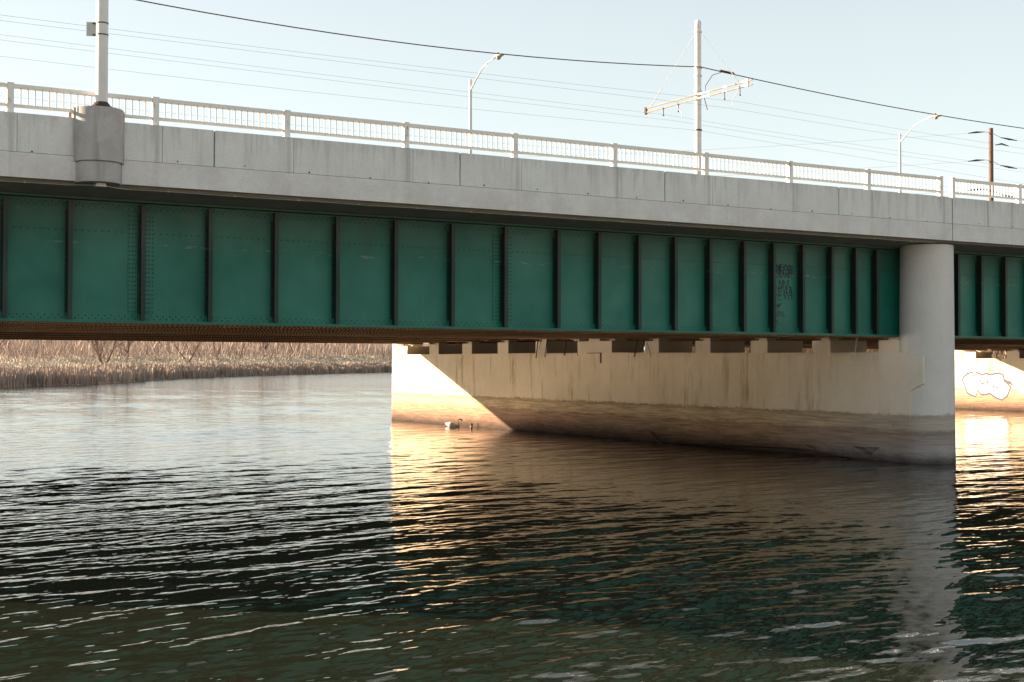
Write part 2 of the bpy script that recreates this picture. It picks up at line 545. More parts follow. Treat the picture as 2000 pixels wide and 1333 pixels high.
# ------------------------------------------------------------------ river
def build_river():
    # rings round the photographer's bank: fine ripples where they can be seen, coarser further out
    r = [2.0]
    while r[-1] < 3000:
        x = r[-1]
        if x < 10: d = 0.5
        elif x < 110: d = max(0.035, 0.0022 * x)
        elif x < 380: d = 0.24 + (x - 110) * 0.004
        else: d = 1.3 + (x - 380) * 0.04
        r.append(x + d)
    r = np.array(r)
    a0 = math.atan2(fwd.y, fwd.x)
    dense = np.linspace(-0.47, 0.47, 430)
    coarse = np.linspace(0.47, 2 * math.pi - 0.47, 70)[1:-1]
    ang = a0 + np.concatenate([dense, coarse])
    na, n_r = len(ang), len(r)
    X = CX + r[:, None] * np.cos(ang)[None, :]
    Y = CY + r[:, None] * np.sin(ang)[None, :]
    Z = np.zeros_like(X)
    step = np.gradient(r)[:, None]
    gust = 0.82 + 0.16 * np.sin(0.93 * X + 0.41 * Y) * np.sin(0.37 * X - 0.71 * Y + 1) + 0.22 * np.sin(0.21 * X + 0.13 * Y + 1) + 0.2 * np.sin(-0.11 * X + 0.31 * Y) + 0.12 * np.sin(0.5 * X - 0.23 * Y + 2)
    for i in range(96):
        lam = math.exp(nr.uniform(math.log(0.22), math.log(2.4)))
        th = math.radians(107) + nr.normal(0, 0.28 if lam > 0.7 else 0.48)
        kx, ky = 2 * math.pi / lam * math.cos(th), 2 * math.pi / lam * math.sin(th)
        slope = 0.0070 * (lam / 0.9) ** -0.25
        a = slope * lam / (2 * math.pi)
        ph = kx * X + ky * Y + nr.uniform(0, 6.28)
        keep = np.clip((lam - 2.2 * step) / (2.0 * step), 0, 1)
        Z += a * keep * (np.sin(ph) + 0.18 * np.cos(2 * ph))
    for i in range(34):                               # short wind ripples, less aligned
        lam = math.exp(nr.uniform(math.log(0.18), math.log(0.5)))
        th = math.radians(104) + nr.normal(0, 0.65)
        kx, ky = 2 * math.pi / lam * math.cos(th), 2 * math.pi / lam * math.sin(th)
        keep = np.clip((lam - 2.2 * step) / (2.0 * step), 0, 1)
        patch = 0.6 + 0.5 * np.sin(0.31 * X - 0.17 * Y + i) * np.sin(0.23 * Y + 0.6 * i)
        Z += 0.0066 * lam / (2 * math.pi) * keep * patch * np.sin(kx * X + ky * Y + nr.uniform(0, 6.28))
    fade = np.clip((430 - r) / 180, 0, 1)[:, None] * np.clip((r - 3) / 5, 0, 1)[:, None]
    Z *= gust * fade
    verts = np.stack([X, Y, Z], -1).reshape(-1, 3)
    i = np.arange(n_r - 1)[:, None] * na
    j = np.arange(na)[None, :]
    k = (j + 1) % na
    faces = np.stack([i + j, i + na + j, i + na + k, i + k], -1).reshape(-1, 4)[:, ::-1]
    o = fast_mesh('river', verts, faces, 'water', None, True)
    if o.data.polygons[0].normal.z < 0:
        o.data.flip_normals()
    tag(o, 'rippled murky river reflecting the bridge and sky', None, None, 'structure')
build_river()

# ------------------------------------------------------------------ land
BANK = [(-420, 60), (-160, 95), (-60, 118), (0, 140), (25.8, 159.3), (46, 189), (74, 255), (100, 303), (127, 348), (180, 424), (247, 514), (340, 620), (900, 1100)]
def bank_frame(t):
    """t in segments -> point, left normal"""
    i = min(int(t), len(BANK) - 2)
    f = t - i
    a, b = Vector(BANK[i]), Vector(BANK[i + 1])
    d = (b - a).normalized()
    return a.lerp(b, f), Vector((-d.y, d.x))

def bank_scale(q):
    return 1 + max(0, q.y - 158) / 300          # the wood grows taller up-river

def land(name, rows, label, mat='soil'):
    """rows: list of polylines with equal count"""
    n = len(rows[0])
    v = np.array([p for r_ in rows for p in r_], float)
    q = []
    for i in range(len(rows) - 1):
        for j in range(n - 1):
            q.append((i * n + j, i * n + j + 1, (i + 1) * n + j + 1, (i + 1) * n + j))
    o = fast_mesh(name, v, np.array(q), mat, None, True)
    if o.data.polygons[len(q) // 2].normal.z < 0:
        o.data.flip_normals()
    return tag(o, label, None, None, 'structure')

rows = []
ts = np.linspace(0, len(BANK) - 1.001, 120)
for off, z in ((-3, -0.6), (0, 0.05), (3, 0.35), (14, 1.0), (30, 2.7), (60, 4.0), (130, 7.2), (260, 8.0), (900, 12.0)):
    row = []
    for t in ts:
        p, n = bank_frame(t)
        wob = 1.2 * math.sin(t * 9.1) + 0.8 * math.sin(t * 23.7 + 1)
        q = p + n * (off + wob)
        row.append((q.x, q.y, z * (1 + 0.08 * math.sin(t * 5.3 + off)) * (bank_scale(q) if off > 4 else 1)))
    rows.append(row)
land('far_bank', rows, 'far river bank rising behind the reeds')
rows = []
for off, z in ((0, -0.6), (2, 0.1), (6, 1.2), (14, 3.6), (40, 8.5), (400, 12), (2500, 16)):
    rows.append([(95 + off + 0.62 * max(0, y - 48) + 2 * math.sin(y * .13), y, z) for y in np.linspace(-400, 1600, 80)])
land('right_bank', rows, 'river bank beyond the second pier')
rows = []
for off, z in ((0, -0.6), (1.2, 0.1), (2.5, 0.9), (5, 1.35), (20, 1.6), (200, 2.5), (1500, 5)):
    rows.append([(x, -25.5 - off - 0.02 * abs(x), z) for x in np.linspace(-900, 86, 90)])
land('near_bank', rows, 'near river bank where the viewer stands', 'dry_grass')
bed = MB(); bed.box(-3000, 3000, -3000, 3000, -2.2, -2.0)
tag(bed.build('river_bed', 'soil'), 'muddy bed under the river', None, None, 'structure')

# ------------------------------------------------------------------ bridge spans
GY = [1.8, 4.9, 8.1, 11.34, 14.6, 17.7, 20.5, 23.2, 26.7, 30.35, 34.0, 37.0]
def crown(y):
    return float(np.interp(y, [0, 1.8, 24, 34, 39], [0, 0, 0.28, 0.25, 0.2]))
ZB = 3.97
PANEL_EDGES = [-14.41, -8.16, -1.91, 4.34, 10.56, 16.80, 23.09]
JOINT = 27.81

def deck_poly():
    p = [(0.0, 7.45), (0.0, 6.93), (0.12, 6.93), (0.12, 7.0), (0.29, 7.0), (0.29, 6.885), (1.52, 6.80)]
    p += [(2.1, 6.80), (24, 6.80 + 0.28), (37.2, 7.0), (38.5, 7.06), (38.5, 7.15), (38.68, 7.15), (38.68, 7.1), (38.8, 7.1), (38.8, 7.65), (24, 7.75)]
    return p

STIFF1 = [-14.1, -12.5, -10.9, -9.3, -7.75, -6.2, -4.6, -3.0, -1.42, 0.17, 1.55, 3.18, 4.76, 6.39, 7.98, 9.57, 11.19, 12.77, 14.42, 15.74, 17.09, 18.35, 19.6, 20.87, 22.0, 23.15, 24.31, 25.31, 26.2]
SPLICE1 = [3.18, 12.77]
STIFF2 = [28.95, 29.84, 30.93, 32.09, 33.3, 34.5, 35.8, 37.1, 38.6, 40.1, 41.7, 43.3]
HATCH = {}

def rivets_obj(parent, mb, mat='rivet'):
    o = mb.build('rivets', mat, parent)
    o['kind'] = 'stuff'
    return o

def build_span(name, label, x0, x1, stiffs, splices, panels, tie0):
    root = thing(name, label, 'bridge span', (x0, 0, 6.9))
    off = Vector((x0, 0, 6.9))
    def put(o):
        o.location = -off
        return o
    d = MB(); d.prism(deck_poly(), x0, x1)
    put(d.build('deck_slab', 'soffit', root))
    # cast slab edge: a skin of the fascia, slightly proud so that its colour is its own
    e = MB(); e.box(x0 + .002, x1 - .002, -0.012, 0.06, 6.925, 7.452)
    put(e.build('slab_edge', 'fascia', root, bevel=0.008))
    rd = MB(); rd.prism([(1.6, 7.46), (24, 7.765), (37.2, 7.66), (37.2, 7.62), (24, 7.70), (1.6, 7.40)], x0 + .05, x1 - .05)
    put(rd.build('road_surface', 'asphalt', root))
    # parapet panels: open sawn joints, and close form joints at the rail posts
    sawn = list(panels)
    jt_of = lambda v: 0.013 if any(abs(v - q_) < .01 for q_ in sawn) else 0.0028
    panels = sorted(panels + [3.05 * n_ + .12 for n_ in range(-5, 40) if x0 + .8 < 3.05 * n_ < x1 - .8 and min(abs(3.05 * n_ + .12 - q_) for q_ in sawn) > .5])
    for i in range(len(panels) - 1):
        a, b = panels[i], panels[i + 1]
        ja = jt_of(a)
        jb_ = jt_of(b)
        p = MB(); p.box(a + ja, b - jb_, -0.006 - 0.004 * rnd.random(), 0.30, 7.458, 8.28)
        put(p.build('parapet_panel', 'fascia', root, bevel=0.010))
        if i and jt_of(a) > .005:
            q = MB(); q.box(a - .02, a + .02, 0.05, 0.28, 7.46, 8.25)
            put(q.build('joint_filler', 'joint', root))
    fp = MB(); fp.box(x0, x1, 38.5, 38.8, 7.66, 8.5)
    put(fp.build('far_parapet', 'fascia', root))
    # tie holes left by the formwork
    th = MB()
    x = tie0
    while x < x1 - .3:
        if x > x0 + .3:
            zc = 7.50 + rnd.uniform(-.03, .03)
            rr = rnd.uniform(.014, .024)
            th.tube([(x, -0.0135, zc), (x, -0.011 + .01, zc)], rr, 8)
        x += 1.545
    for xx in np.arange(math.ceil(x0 / 2.4) * 2.4, x1, 2.4):
        pass
    o = th.build('tie_holes', 'joint', root); o['kind'] = 'stuff'; put(o)
    # fascia girder
    g = MB()
    g.box(x0 + .15, x1 - .15, 1.55, 2.05, ZB, ZB + 0.035)
    g.box(x0 + .15, x1 - .15, 1.58, 2.02, ZB + 0.036, ZB + 0.062)
    g.box(x0 + .15, x1 - .15, 1.55, 2.05, 6.74, 6.795)
    gird = put(g.build('fascia_girder', 'green', root, bevel=0.004))
    lo = MB(); lo.box(x0 + .16, x1 - .16, 1.56, 2.04, ZB - 0.014, ZB - 0.001)
    lo.build('cover_plate', 'under', gird)
    la = MB(); la.box(x0 + .16, x1 - .16, 1.768, 1.785, ZB + 0.064, ZB + 0.21)
    la.build('flange_angle', 'green', gird, bevel=0.003)
    ua = MB(); ua.box(x0 + .16, x1 - .16, 1.768, 1.785, 6.56, 6.738)
    ua.build('flange_angle', 'green', gird)
    xs = [x0 + .2] + [s_ for s_ in stiffs if x0 + .3 < s_ < x1 - .2] + [x1 - .2]
    for i in range(len(xs) - 1):
        w = MB(); yb = 1.786 + rnd.uniform(-.001, .001)
        w.box(xs[i] + .001, xs[i + 1] - .001, yb, yb + .014, ZB + .063, 6.739)
        w.build('web_panel', 'green', gird)
    # one stiffener shared by all: two angles back to back, milled to the flange
    st = MB()
    st.box(-0.012, 0.012, -0.235, -0.012, 0, 2.675)
    st.box(-0.075, -0.013, -0.010, 0.0, 0.15, 2.49)
    st.box(0.013, 0.075, -0.010, 0.0, 0.15, 2.49)
    st.box(-0.050, -0.013, -0.235, -0.21, 0, 2.675)
    st.box(0.013, 0.050, -0.235, -0.21, 0, 2.675)
    first = None
    for s_ in xs[1:-1]:
        if first is None:
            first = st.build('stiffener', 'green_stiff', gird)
            o = first
        else:
            o = link_copy(first, gird)
        o.location = (s_, 1.784, ZB + .0635)
    rv = MB()
    for s_ in splices:
        pl = MB(); pl.box(s_ - .30, s_ - .08, 1.772, 1.785, ZB + .215, 6.55); pl.box(s_ + .08, s_ + .30, 1.772, 1.785, ZB + .215, 6.55)
        pl.build('splice_plate', 'green', gird, bevel=0.003)
        for dx in (-.27, -.19, -.12, .12, .19, .27):
            z = ZB + .27
            while z < 6.5:
                rv.rivet_y(s_ + dx + rnd.uniform(-.003, .003), 1.772, z)
                z += 0.10
    x = x0 + .25
    k = 0
    while x < x1 - .25:
        if min(abs(x - s_) for s_ in xs) > .03:
            rv.rivet_y(x, 1.768, ZB + (.105 if k % 2 else .165))
            rv.rivet_y(x, 1.768, 6.61 if k % 2 else 6.67)
            if k % 2 and min(abs(x - s_) for s_ in xs) > .09:
                rv.rivet_y(x, 1.786, 6.06)
        x += .074
        k += 1
    for s_ in xs[1:-1]:
        z = ZB + .3
        while z < 6.45:
            rv.rivet_y(s_ - .048, 1.774, z, .019, .012)
            rv.rivet_y(s_ + .048, 1.774, z, .019, .012)
            z += 0.145
    rivets_obj(gird, rv)
    ur = MB()
    x = x0 + .22
    while x < x1 - .2:
        for yy in (1.61, 1.69, 1.91, 1.99):
            ur.rivet_z(x + rnd.uniform(-.004, .004), yy, ZB - .0142)
        x += .12
    rivets_obj(gird, ur, 'under_rivet')
    # inner girders, one mesh for all
    ig = MB()
    L = x1 - x0 - .34
    ig.box(0, L, -.24, .24, 0, .06)
    ig.box(0, L, -.008, .008, .0605, 2.72, 1)
    ig.box(0, L, -.10, .10, .0605, .075, 1)
    ig.box(0, L, -.24, .24, 2.7205, 2.77, 1)
    for q in np.arange(.4, L, 1.6):
        ig.box(q - .01, q + .01, -.18, -.009, .0755, 2.72, 1)
    ir = MB()
    x = .08
    while x < L:
        for yy in (-.2, -.12, .12, .2):
            ir.rivet_z(x, yy, 0.0, .026, .03)
        x += .12
    proto = rproto = None
    for y in GY[1:]:
        if proto is None:
            o = proto = ig.build('inner_girder', ['under', 'web_dark'], root)
            rproto = rivets_obj(o, ir, 'under_rivet')
        else:
            o = link_copy(proto, root)
            link_copy(rproto, o)
        o.location = Vector((x0 + .17, y, ZB + crown(y))) - off
    # cross frames between the girders
    for xf in np.arange(x0 + .75, x1, 6.2):
        cf = MB()
        for a, b in zip(GY[:-1], GY[1:]):
            za, zb = ZB + crown(a) + .12, ZB + crown(b) + .12
            cf.tube([(xf, a + .05, za), (xf, b - .05, zb + 2.3)], .045, 4)
            cf.tube([(xf + .1, a + .05, za + 2.3), (xf + .1, b - .05, zb)], .045, 4)
            cf.tube([(xf + .2, a + .05, za), (xf + .2, b - .05, zb)], .05, 4)
        put(cf.build('cross_frame', 'rust', root))
    return root, gird, off

span1, gird1, off1 = build_span('bridge_span', 'long green riveted girder span with grey concrete parapet left of the round column',
                                -18.0, JOINT - .012, STIFF1, SPLICE1, [-18.0] + PANEL_EDGES[0:] + [JOINT - .012], 6.6 - 1.545 * 16)
span2, gird2, off2 = build_span('bridge_span', 'short visible bit of green girder span right of the round column',
                                JOINT + .012, 72.14, STIFF2 + [45.0 + 1.6 * i for i in range(10)] + [61.5 + 1.2 * i for i in range(8)], [36.6], [JOINT + .012, 29.40, 35.65, 41.9, 48.15, 54.4, 60.65, 66.9, 72.14], 29.0)
span3, gird3, off3 = build_span('bridge_span', 'far end of the bridge beyond the second pier',
                                72.17, 96.0, [73.4 + 1.5 * i for i in range(15)], [], [72.17, 78, 84, 90, 96], 74.0)

ab = MB(); ab.prism([(-1.0, -2), (40, -2), (40, 3.6), (38.6, 4.6), (38.6, 6.9), (0.4, 6.7), (0.4, 4.3), (-1.0, 3.4)], 93.5, 95.8)
tag(ab.build('bridge_abutment', 'pedestal', None, bevel=0.02), 'shaded concrete abutment under the far end of the bridge', 'abutment')

# graffiti tag on one web panel (illegible dark scribble)
def strokes(name, polys, w, mat, parent, axis, plane):
    mb = MB()
    k = 0
    for poly in polys:
        for (a0, b0), (a1, b1) in zip(poly[:-1], poly[1:]):
            dx, dz = a1 - a0, b1 - b0
            ln = math.hypot(dx, dz) or 1e-6
            nx, nz = -dz / ln * w / 2, dx / ln * w / 2
            ex, ez = dx / ln * w * .4, dz / ln * w * .4
            pts = [(a0 - ex + nx, b0 - ez + nz), (a1 + ex + nx, b1 + ez + nz), (a1 + ex - nx, b1 + ez - nz), (a0 - ex - nx, b0 - ez - nz)]
            k += 1
            off_ = plane - .0004 * (k % 7)
            mb.quadface([(p, off_, q) if axis == 'y' else (off_, p, q) for p, q in pts])
    return mb.build(name, mat, parent)

def scribble():
    r2 = random.Random(3)
    out = []
    def word(xa, z, n, w, h):
        for i in range(n):
            x = xa + i * w
            kind = r2.choice('AENVOZLB')
            j = lambda s_=.03: r2.uniform(-s_, s_)
            if kind == 'A': out.append([(x, z + j()), (x + w * .4, z + h + j()), (x + w * .8, z + j())]); out.append([(x + w * .2, z + h * .4), (x + w * .7, z + h * .45)])
            elif kind == 'E':
                out.append([(x + w * .7, z + h + j()), (x, z + h * .9), (x + j(), z), (x + w * .7, z + j())]); out.append([(x, z + h * .5), (x + w * .5, z + h * .55)])
            elif kind == 'N': out.append([(x, z), (x + j(), z + h), (x + w * .7, z + j()), (x + w * .75, z + h)])
            elif kind == 'V': out.append([(x, z + h), (x + w * .4, z + j()), (x + w * .8, z + h + j())])
            elif kind == 'O': out.append([(x + w * .4 + w * .35 * math.cos(t), z + h * .5 + h * .45 * math.sin(t)) for t in np.linspace(0, 6.3, 9)])
            elif kind == 'Z': out.append([(x, z + h), (x + w * .7, z + h + j()), (x, z + j()), (x + w * .8, z)])
            elif kind == 'L': out.append([(x, z + h), (x + j(), z), (x + w * .6, z + j())])
            else: out.append([(x, z), (x, z + h), (x + w * .6, z + h * .75), (x + .02, z + h * .5), (x + w * .7, z + h * .25), (x, z)])
    word(22.22, 5.82, 5, .15, .24)
    word(22.20, 5.70, 6, .13, .20)
    word(22.16, 5.40, 4, .19, .22)
    word(22.12, 5.02, 4, .20, .34)
    word(22.26, 5.9, 4, .15, .2); word(22.14, 5.15, 4, .2, .26)
    out.append([(22.2, 4.78), (22.38, 4.9), (22.3, 4.76), (22.45, 4.92)])
    word(22.15, 4.52, 3, .14, .16)
    out.append([(22.25, 4.42), (22.32, 4.3)]); out.append([(22.5, 4.5), (22.6, 4.55)])
    return out
strokes('graffiti_tag', scribble(), 0.022, 'purple', gird1, 'y', 1.782)['kind'] = 'stuff'

# pilaster carrying the tall pole
pil = MB()
def half_round(mb, cx, ry, z0, z1, cheek, seg=20):
    poly = [(cx - cheek, 0.2), (cx - cheek, -0.03)]
    for i in range(seg + 1):
        an = math.pi + math.pi * i / seg
        poly.append((cx + ry * math.cos(an), -0.03 + 0.86 * ry * math.sin(an)))
    poly += [(cx + cheek, -0.03), (cx + cheek, 0.2)]
    mb.prism(poly, z0, z1, 'z')
half_round(pil, 1.80, 0.50, 7.345, 8.50, 0.54)
half_round(pil, 1.80, 0.455, 6.90, 7.343, 0.49)
pil.box(1.2, 2.4, .205, .5, 8.285, 8.5)
po = pil.build('pilaster', 'pilaster', span1, smooth=True, bevel=0.012)
po.location = -off1
# conduit under the slab edge with clips, and its white box
cd = MB()
path = [(x, 0.305, 6.868 + 0.006 * math.sin(x * 2.1)) for x in np.arange(-17, 1.2, 1.2)]
path += [(1.2, .30, 6.87), (1.45, .15, 6.87), (1.72, -.08, 6.86), (1.93, -.08, 6.86), (2.2, .12, 6.85), (2.5, .29, 6.862)]
path += [(x, 0.305, 6.868 + 0.006 * math.sin(x * 2.1)) for x in np.arange(3.4, 27.5, 1.2)]
cd.tube(path, 0.011, 6)
for x in np.arange(-16.5, 27.3, 1.53):
    if not 1.0 < x < 2.8:
        cd.box(x - .018, x + .018, 0.28, 0.322, 6.855, 6.888)
c_ = cd.build('conduit', 'galv', span1); c_.location = -off1
jb = MB(); jb.prism([(1.70, 6.83), (1.935, 6.83), (1.90, 6.93), (1.745, 6.93)], -0.16, 0.0, 'y')
j_ = jb.build('junction_box', 'box', span1, bevel=0.006); j_.location = -off1

# ------------------------------------------------------------------ railings
def build_railing(label, posts, group_end=None):
    x0, x1 = posts[0], posts[-1]
    root = thing('steel_railing', label, 'railing', (x0, 0.15, 8.28), 'white railings on the near parapet')
    pm = MB()
    pm.box(-.07, .07, -.055, .095, 0.012, .625)
    pm.box(-.10, .10, -.085, .125, 0, .012)
    pm.box(-.076, .076, -.061, .101, .6255, .64)
    bmesh_ = MB(); bmesh_.box(-.0125, .0125, -.0125, .0125, 0.2, 0.535)
    p0 = b0 = None
    for i, x in enumerate(posts):
        if p0 is None:
            p0 = o = pm.build('post', 'rail', root, bevel=0.004)
        else:
            o = link_copy(p0, root)
        o.location = (x - x0, 0, 0)
    for a, b in zip(posts[:-1], posts[1:]):
        tr = MB(); tr.box(a + .071 - x0, b - .071 - x0, -.045, .085, .535, .62)
        tr.build('top_rail', 'rail', root, bevel=0.01)
        br = MB(); br.box(a + .071 - x0, b - .071 - x0, -.02, .06, .135, .20)
        br.build('bottom_rail', 'rail', root, bevel=0.006)
        n = max(1, round((b - a - .14) / .142) - 1)
        for k in range(n):
            if b0 is None:
                b0 = o = bmesh_.build('baluster', 'rail', root)
            else:
                o = link_copy(b0, root)
            o.location = (a + .07 + (b - a - .14) * (k + 1) / (n + 1) - x0, .02, 0)
    return root
build_railing('long white steel railing with vertical bars along the parapet left of the joint', [3.05 * n for n in range(-4, 10)])
build_railing('white steel railing along the parapet right of the joint above the round column', [27.98 + 3.05 * n for n in range(0, 9)])

# ------------------------------------------------------------------ piers
def pier_top(y):
    return float(np.interp(y, [0, 8, 18, 38], [3.46, 3.50, 3.58, 3.62]))

PED = [(1.37, 2.25), (4.45, 5.35), (7.64, 8.57), (10.87, 11.81), (14.16, 15.10), (17.48, 20.14), (22.70, 23.69), (26.2, 27.24), (29.84, 30.87), (33.5, 34.58), (37.26, 38.31)]

def build_pier(label, xf, notch):
    root = thing('concrete_pier', label, 'bridge pier', (xf + .85, 20, 0), 'concrete river piers')
    off = Vector((xf + .85, 20, 0))
    xb = xf + 1.70
    w = MB()
    ys = [1.0, 4, 8, 12, 18, 25, 32, 39.0]
    n = len(ys)
    zr = [-2.0, 0.15, 0.6, 1.1, 2.0]
    w.prism([(y, pier_top(y)) for y in ys] + [(39.0, -2.0), (1.0, -2.0)], xf, xb)
    wall = w.build('wall', 'pier', root)
    wall.location = -off
    if notch:
        def cut(poly, depth, slope):
            cb = MB()
            o = len(cb.v)
            k = len(poly)
            cyc = sum(p[0] for p in poly) / k
            czc = sum(p[1] for p in poly) / k
            cb.v += [(xf - .05, y, z) for y, z in poly]
            cb.v += [(xf + depth, cyc + (y - cyc) * .45, czc + (z - czc) * .55 - slope) for y, z in poly]
            cb.f += [tuple(range(k)), tuple(reversed(range(k, 2 * k)))]
            for i in range(k):
                cb.f.append((i, (i + 1) % k, k + (i + 1) % k, k + i))
            cb.mi = [0] * len(cb.f)
            c = cb.build('cutter', 'pier')
            md = wall.modifiers.new('cut', 'BOOLEAN')
            md.object = c
            md.operation = 'DIFFERENCE'
            md.solver = 'EXACT'
            c.location = -off + root.location
            c.location = (0, 0, 0)
            return c
        cs = [cut([(3.50, .43), (2.9, .405), (2.12, .44), (2.35, .30), (2.62, .12), (2.95, .18), (3.2, .30)], .22, 0),
              cut([(5.75, .36), (5.0, .33), (5.1, .22), (5.5, .24)], .12, 0),
              cut([(16.5, -.5), (4.2, -.5), (3.2, -.3), (2.2, .02), (3.4, .08), (4.6, .2), (6.5, .24), (9, .19), (12, .1), (15.5, .03)], .13, 0)]
        dg = bpy.context.evaluated_depsgraph_get()
        bpy.context.view_layer.update()
        nm = bpy.data.meshes.new_from_object(wall.evaluated_get(dg))
        wall.modifiers.clear()
        wall.data = nm
        for c in cs:
            me = c.data
            bpy.data.objects.remove(c)
            bpy.data.meshes.remove(me)
    # rounded ends that rise to the deck
    for ycen, zt in ((1.0, 6.83), (39.0, 7.05)):
        c = MB()
        prof = [(0.878, -2.0), (0.866, 0.0), (0.857, .5), (0.848, 1.2), (0.842, 3.2), (0.818, 6.5), (0.814, zt)]
        c.lathe(xf + .85, ycen, prof, 48)
        o = c.build('column', 'column', root, smooth=True)
        o.location = -off
    # thin repair skin over the wall, ending in a stepped edge on the round end
    def surf(y):
        return xf - .05 if y >= 1.0 else xf + .85 - math.sqrt(max(0, .90 ** 2 - (1.0 - y) ** 2))
    sk = MB()
    def strip(ya, yb, zlo, zhi):
        nn = max(2, int(abs(yb - ya) / .12) + 1) if min(ya, yb) < 1.01 else 10
        yy = np.linspace(ya, yb, nn)
        for i in range(nn - 1):
            a, b = yy[i], yy[i + 1]
            fa, fb = surf(a), surf(b)
            za0, zb0 = zlo(a), zlo(b)
            za1, zb1 = zhi(a), zhi(b)
            o = len(sk.v)
            d = .07
            sk.v += [(fa, a, za0), (fb, b, zb0), (fb, b, zb1), (fa, a, za1), (fa + d, a, za0), (fb + d, b, zb0), (fb + d, b, zb1), (fa + d, a, za1)]
            qs = [(0, 3, 2, 1), (0, 1, 5, 4), (3, 7, 6, 2)]
            if i == 0: qs.append((0, 4, 7, 3))
            if i == nn - 2: qs.append((1, 2, 6, 5))
            for q in qs:
                sk.f.append(tuple(o + t for t in q)); sk.mi.append(0)
    if notch:
        strip(.47, .86, lambda y: 2.49 - (y - .47) * .6, lambda y: 3.33)
        strip(.861, 1.6, lambda y: 1.21 - .03 * (y - .86), lambda y: 3.40)
        strip(1.601, 24.0, lambda y: 1.06 + .006 * (y - 1.6) + .012 * math.sin(y * 2.2), lambda y: pier_top(y) - .03)
        so = sk.build('repair_skin', 'pier', root)
        so.location = -off
    # pedestals and bearings
    for y0, y1 in PED:
        yc = (y0 + y1) / 2
        wide = y1 - y0 > 2
        zb = ZB + crown(yc)
        ztop = zb - .11
        p = MB()
        p.box(xf + .02, xb - .03, y0, y1, pier_top(yc) - .10, ztop)
        if wide:
            p.box(xf + .035, xb - .3, 18.41, 19.28, ztop + .001, zb + .12)
        o = p.build('pedestal', 'pedestal', root, bevel=0.012)
        o.location = -off
        for yg in [g_ for g_ in GY if y0 - .35 < g_ < y1 + .4]:
            b = MB()
            z0 = ZB + crown(yg)
            b.box(xf + .12, xf + .72, yg - .32, yg + .32, z0 - .045, z0 - .016)
            b.box(xf + .20, xf + .62, yg - .2, yg + .2, z0 - .109, z0 - .046)
            q = b.build('bearing', 'pedestal', root)
            q.location = -off
    return root
pier1 = build_pier('tan concrete pier standing in the river under the green span with brown tide stains', 26.9, True)
pier2 = build_pier('sunlit concrete pier with white graffiti seen right of the round column', 71.3, False)

# white lettering on the second pier
def p2(y, z):
    return (1.0792 * y + 2.350, 1.0792 * z - 0.239)
G = [(33.39, 2.17), (33.05, 2.47), (32.65, 2.61), (32.5, 2.27), (32.24, 2.57), (31.74, 2.40), (31.50, 2.52), (31.28, 2.44), (30.91, 2.46), (30.75, 2.52), (30.18, 2.49), (30.1, 2.1), (29.62, 1.72), (29.86, 1.22), (30.23, 0.98), (30.59, 1.07), (31.16, 1.37), (31.44, 1.32), (31.83, 1.27), (32.20, 1.58), (32.37, 1.14), (32.70, 1.25), (32.97, 1.35)]
gp = [p2(*q) for q in G]
gc = (sum(p[0] for p in gp) / len(gp), sum(p[1] for p in gp) / len(gp))
def ring(poly, x, grow):
    out = []
    n = len(poly)
    area = sum(poly[i][0] * poly[(i + 1) % n][1] - poly[(i + 1) % n][0] * poly[i][1] for i in range(n))
    sg = 1 if area > 0 else -1
    for i in range(n):
        a, b, c = Vector(poly[i - 1]), Vector(poly[i]), Vector(poly[(i + 1) % n])
        d1, d2 = (b - a).normalized(), (c - b).normalized()
        nn = Vector((d1.y + d2.y, -d1.x - d2.x)) * sg
        if nn.length > .01:
            nn.normalize()
        out.append((b.x + nn.x * grow, b.y + nn.y * grow))
    return [(x, y, z) for y, z in out]
poff = Vector((71.3 + .85, 20, 0))
go = MB(); go.quadface(ring(gp, 71.3 - .004, .16))
o = go.build('graffiti_outline', 'grey_spray', pier2); o.location = -poff
gf = MB(); gf.quadface(ring(gp, 71.3 - .008, 0))
o = gf.build('graffiti_fill', 'white_spray', pier2); o.location = -poff
marks = [[p2(31.78 + .16 * math.cos(t), 2.12 + .2 * math.sin(t)) for t in np.linspace(3.3, 6.6, 7)],
         [p2(31.42, 2.35), p2(31.36, 2.0), p2(31.5, 1.95)], [p2(30.95, 1.76), p2(30.6, 1.70), p2(30.5, 1.73)], [p2(32.5, 2.3), p2(32.48, 2.05)],
         [p2(29.75, 2.0), p2(29.4, 1.9)], [p2(30.1, 2.25), p2(29.8, 2.1), p2(29.55, 2.05)]]
o = strokes('graffiti_line', marks, .12, 'grey_spray', pier2, 'x', 71.3 - .012); o.location = -poff
o = strokes('graffiti_line', [[p2(28.95, 1.55), p2(28.2, 1.5)], [p2(28.95, 1.36), p2(28.2, 1.3)]], .2, 'pink_spray', pier2, 'x', 71.3 - .006); o.location = -poff

# hanging rods and brackets at the pier head
def rod(label, pts, r=.024, mat='rust', name='hanging_rod', group='rusty rods hanging at the pier head'):
    mb = MB(); mb.tube(pts, r, 6)
    o = mb.build(name, mat)
    return tag(o, label, 'rod', group)
XR = 26.76
rod('long rusty rod hanging beside the T shaped block, leftmost of the three parallel rods', [(XR, 23.15, 4.42), (XR, 23.37, 3.36)])
rod('short rusty brace crossing the leftmost long rod below the girder', [(XR + .04, 22.85, 4.42), (XR + .04, 23.2, 3.72)], .012)
rod('rusty rod hanging between two dark gaps, middle of the three parallel rods', [(XR, 22.33, 4.44), (XR, 22.61, 3.41)])
rod('rusty rod just left of the T shaped block, right one of three parallel rods', [(XR, 20.78, 4.42), (XR, 20.96, 3.47)])
rod('thin vertical rod against the left wing of the T shaped block', [(XR, 19.92, 4.2), (XR, 19.86, 3.45)], .010)
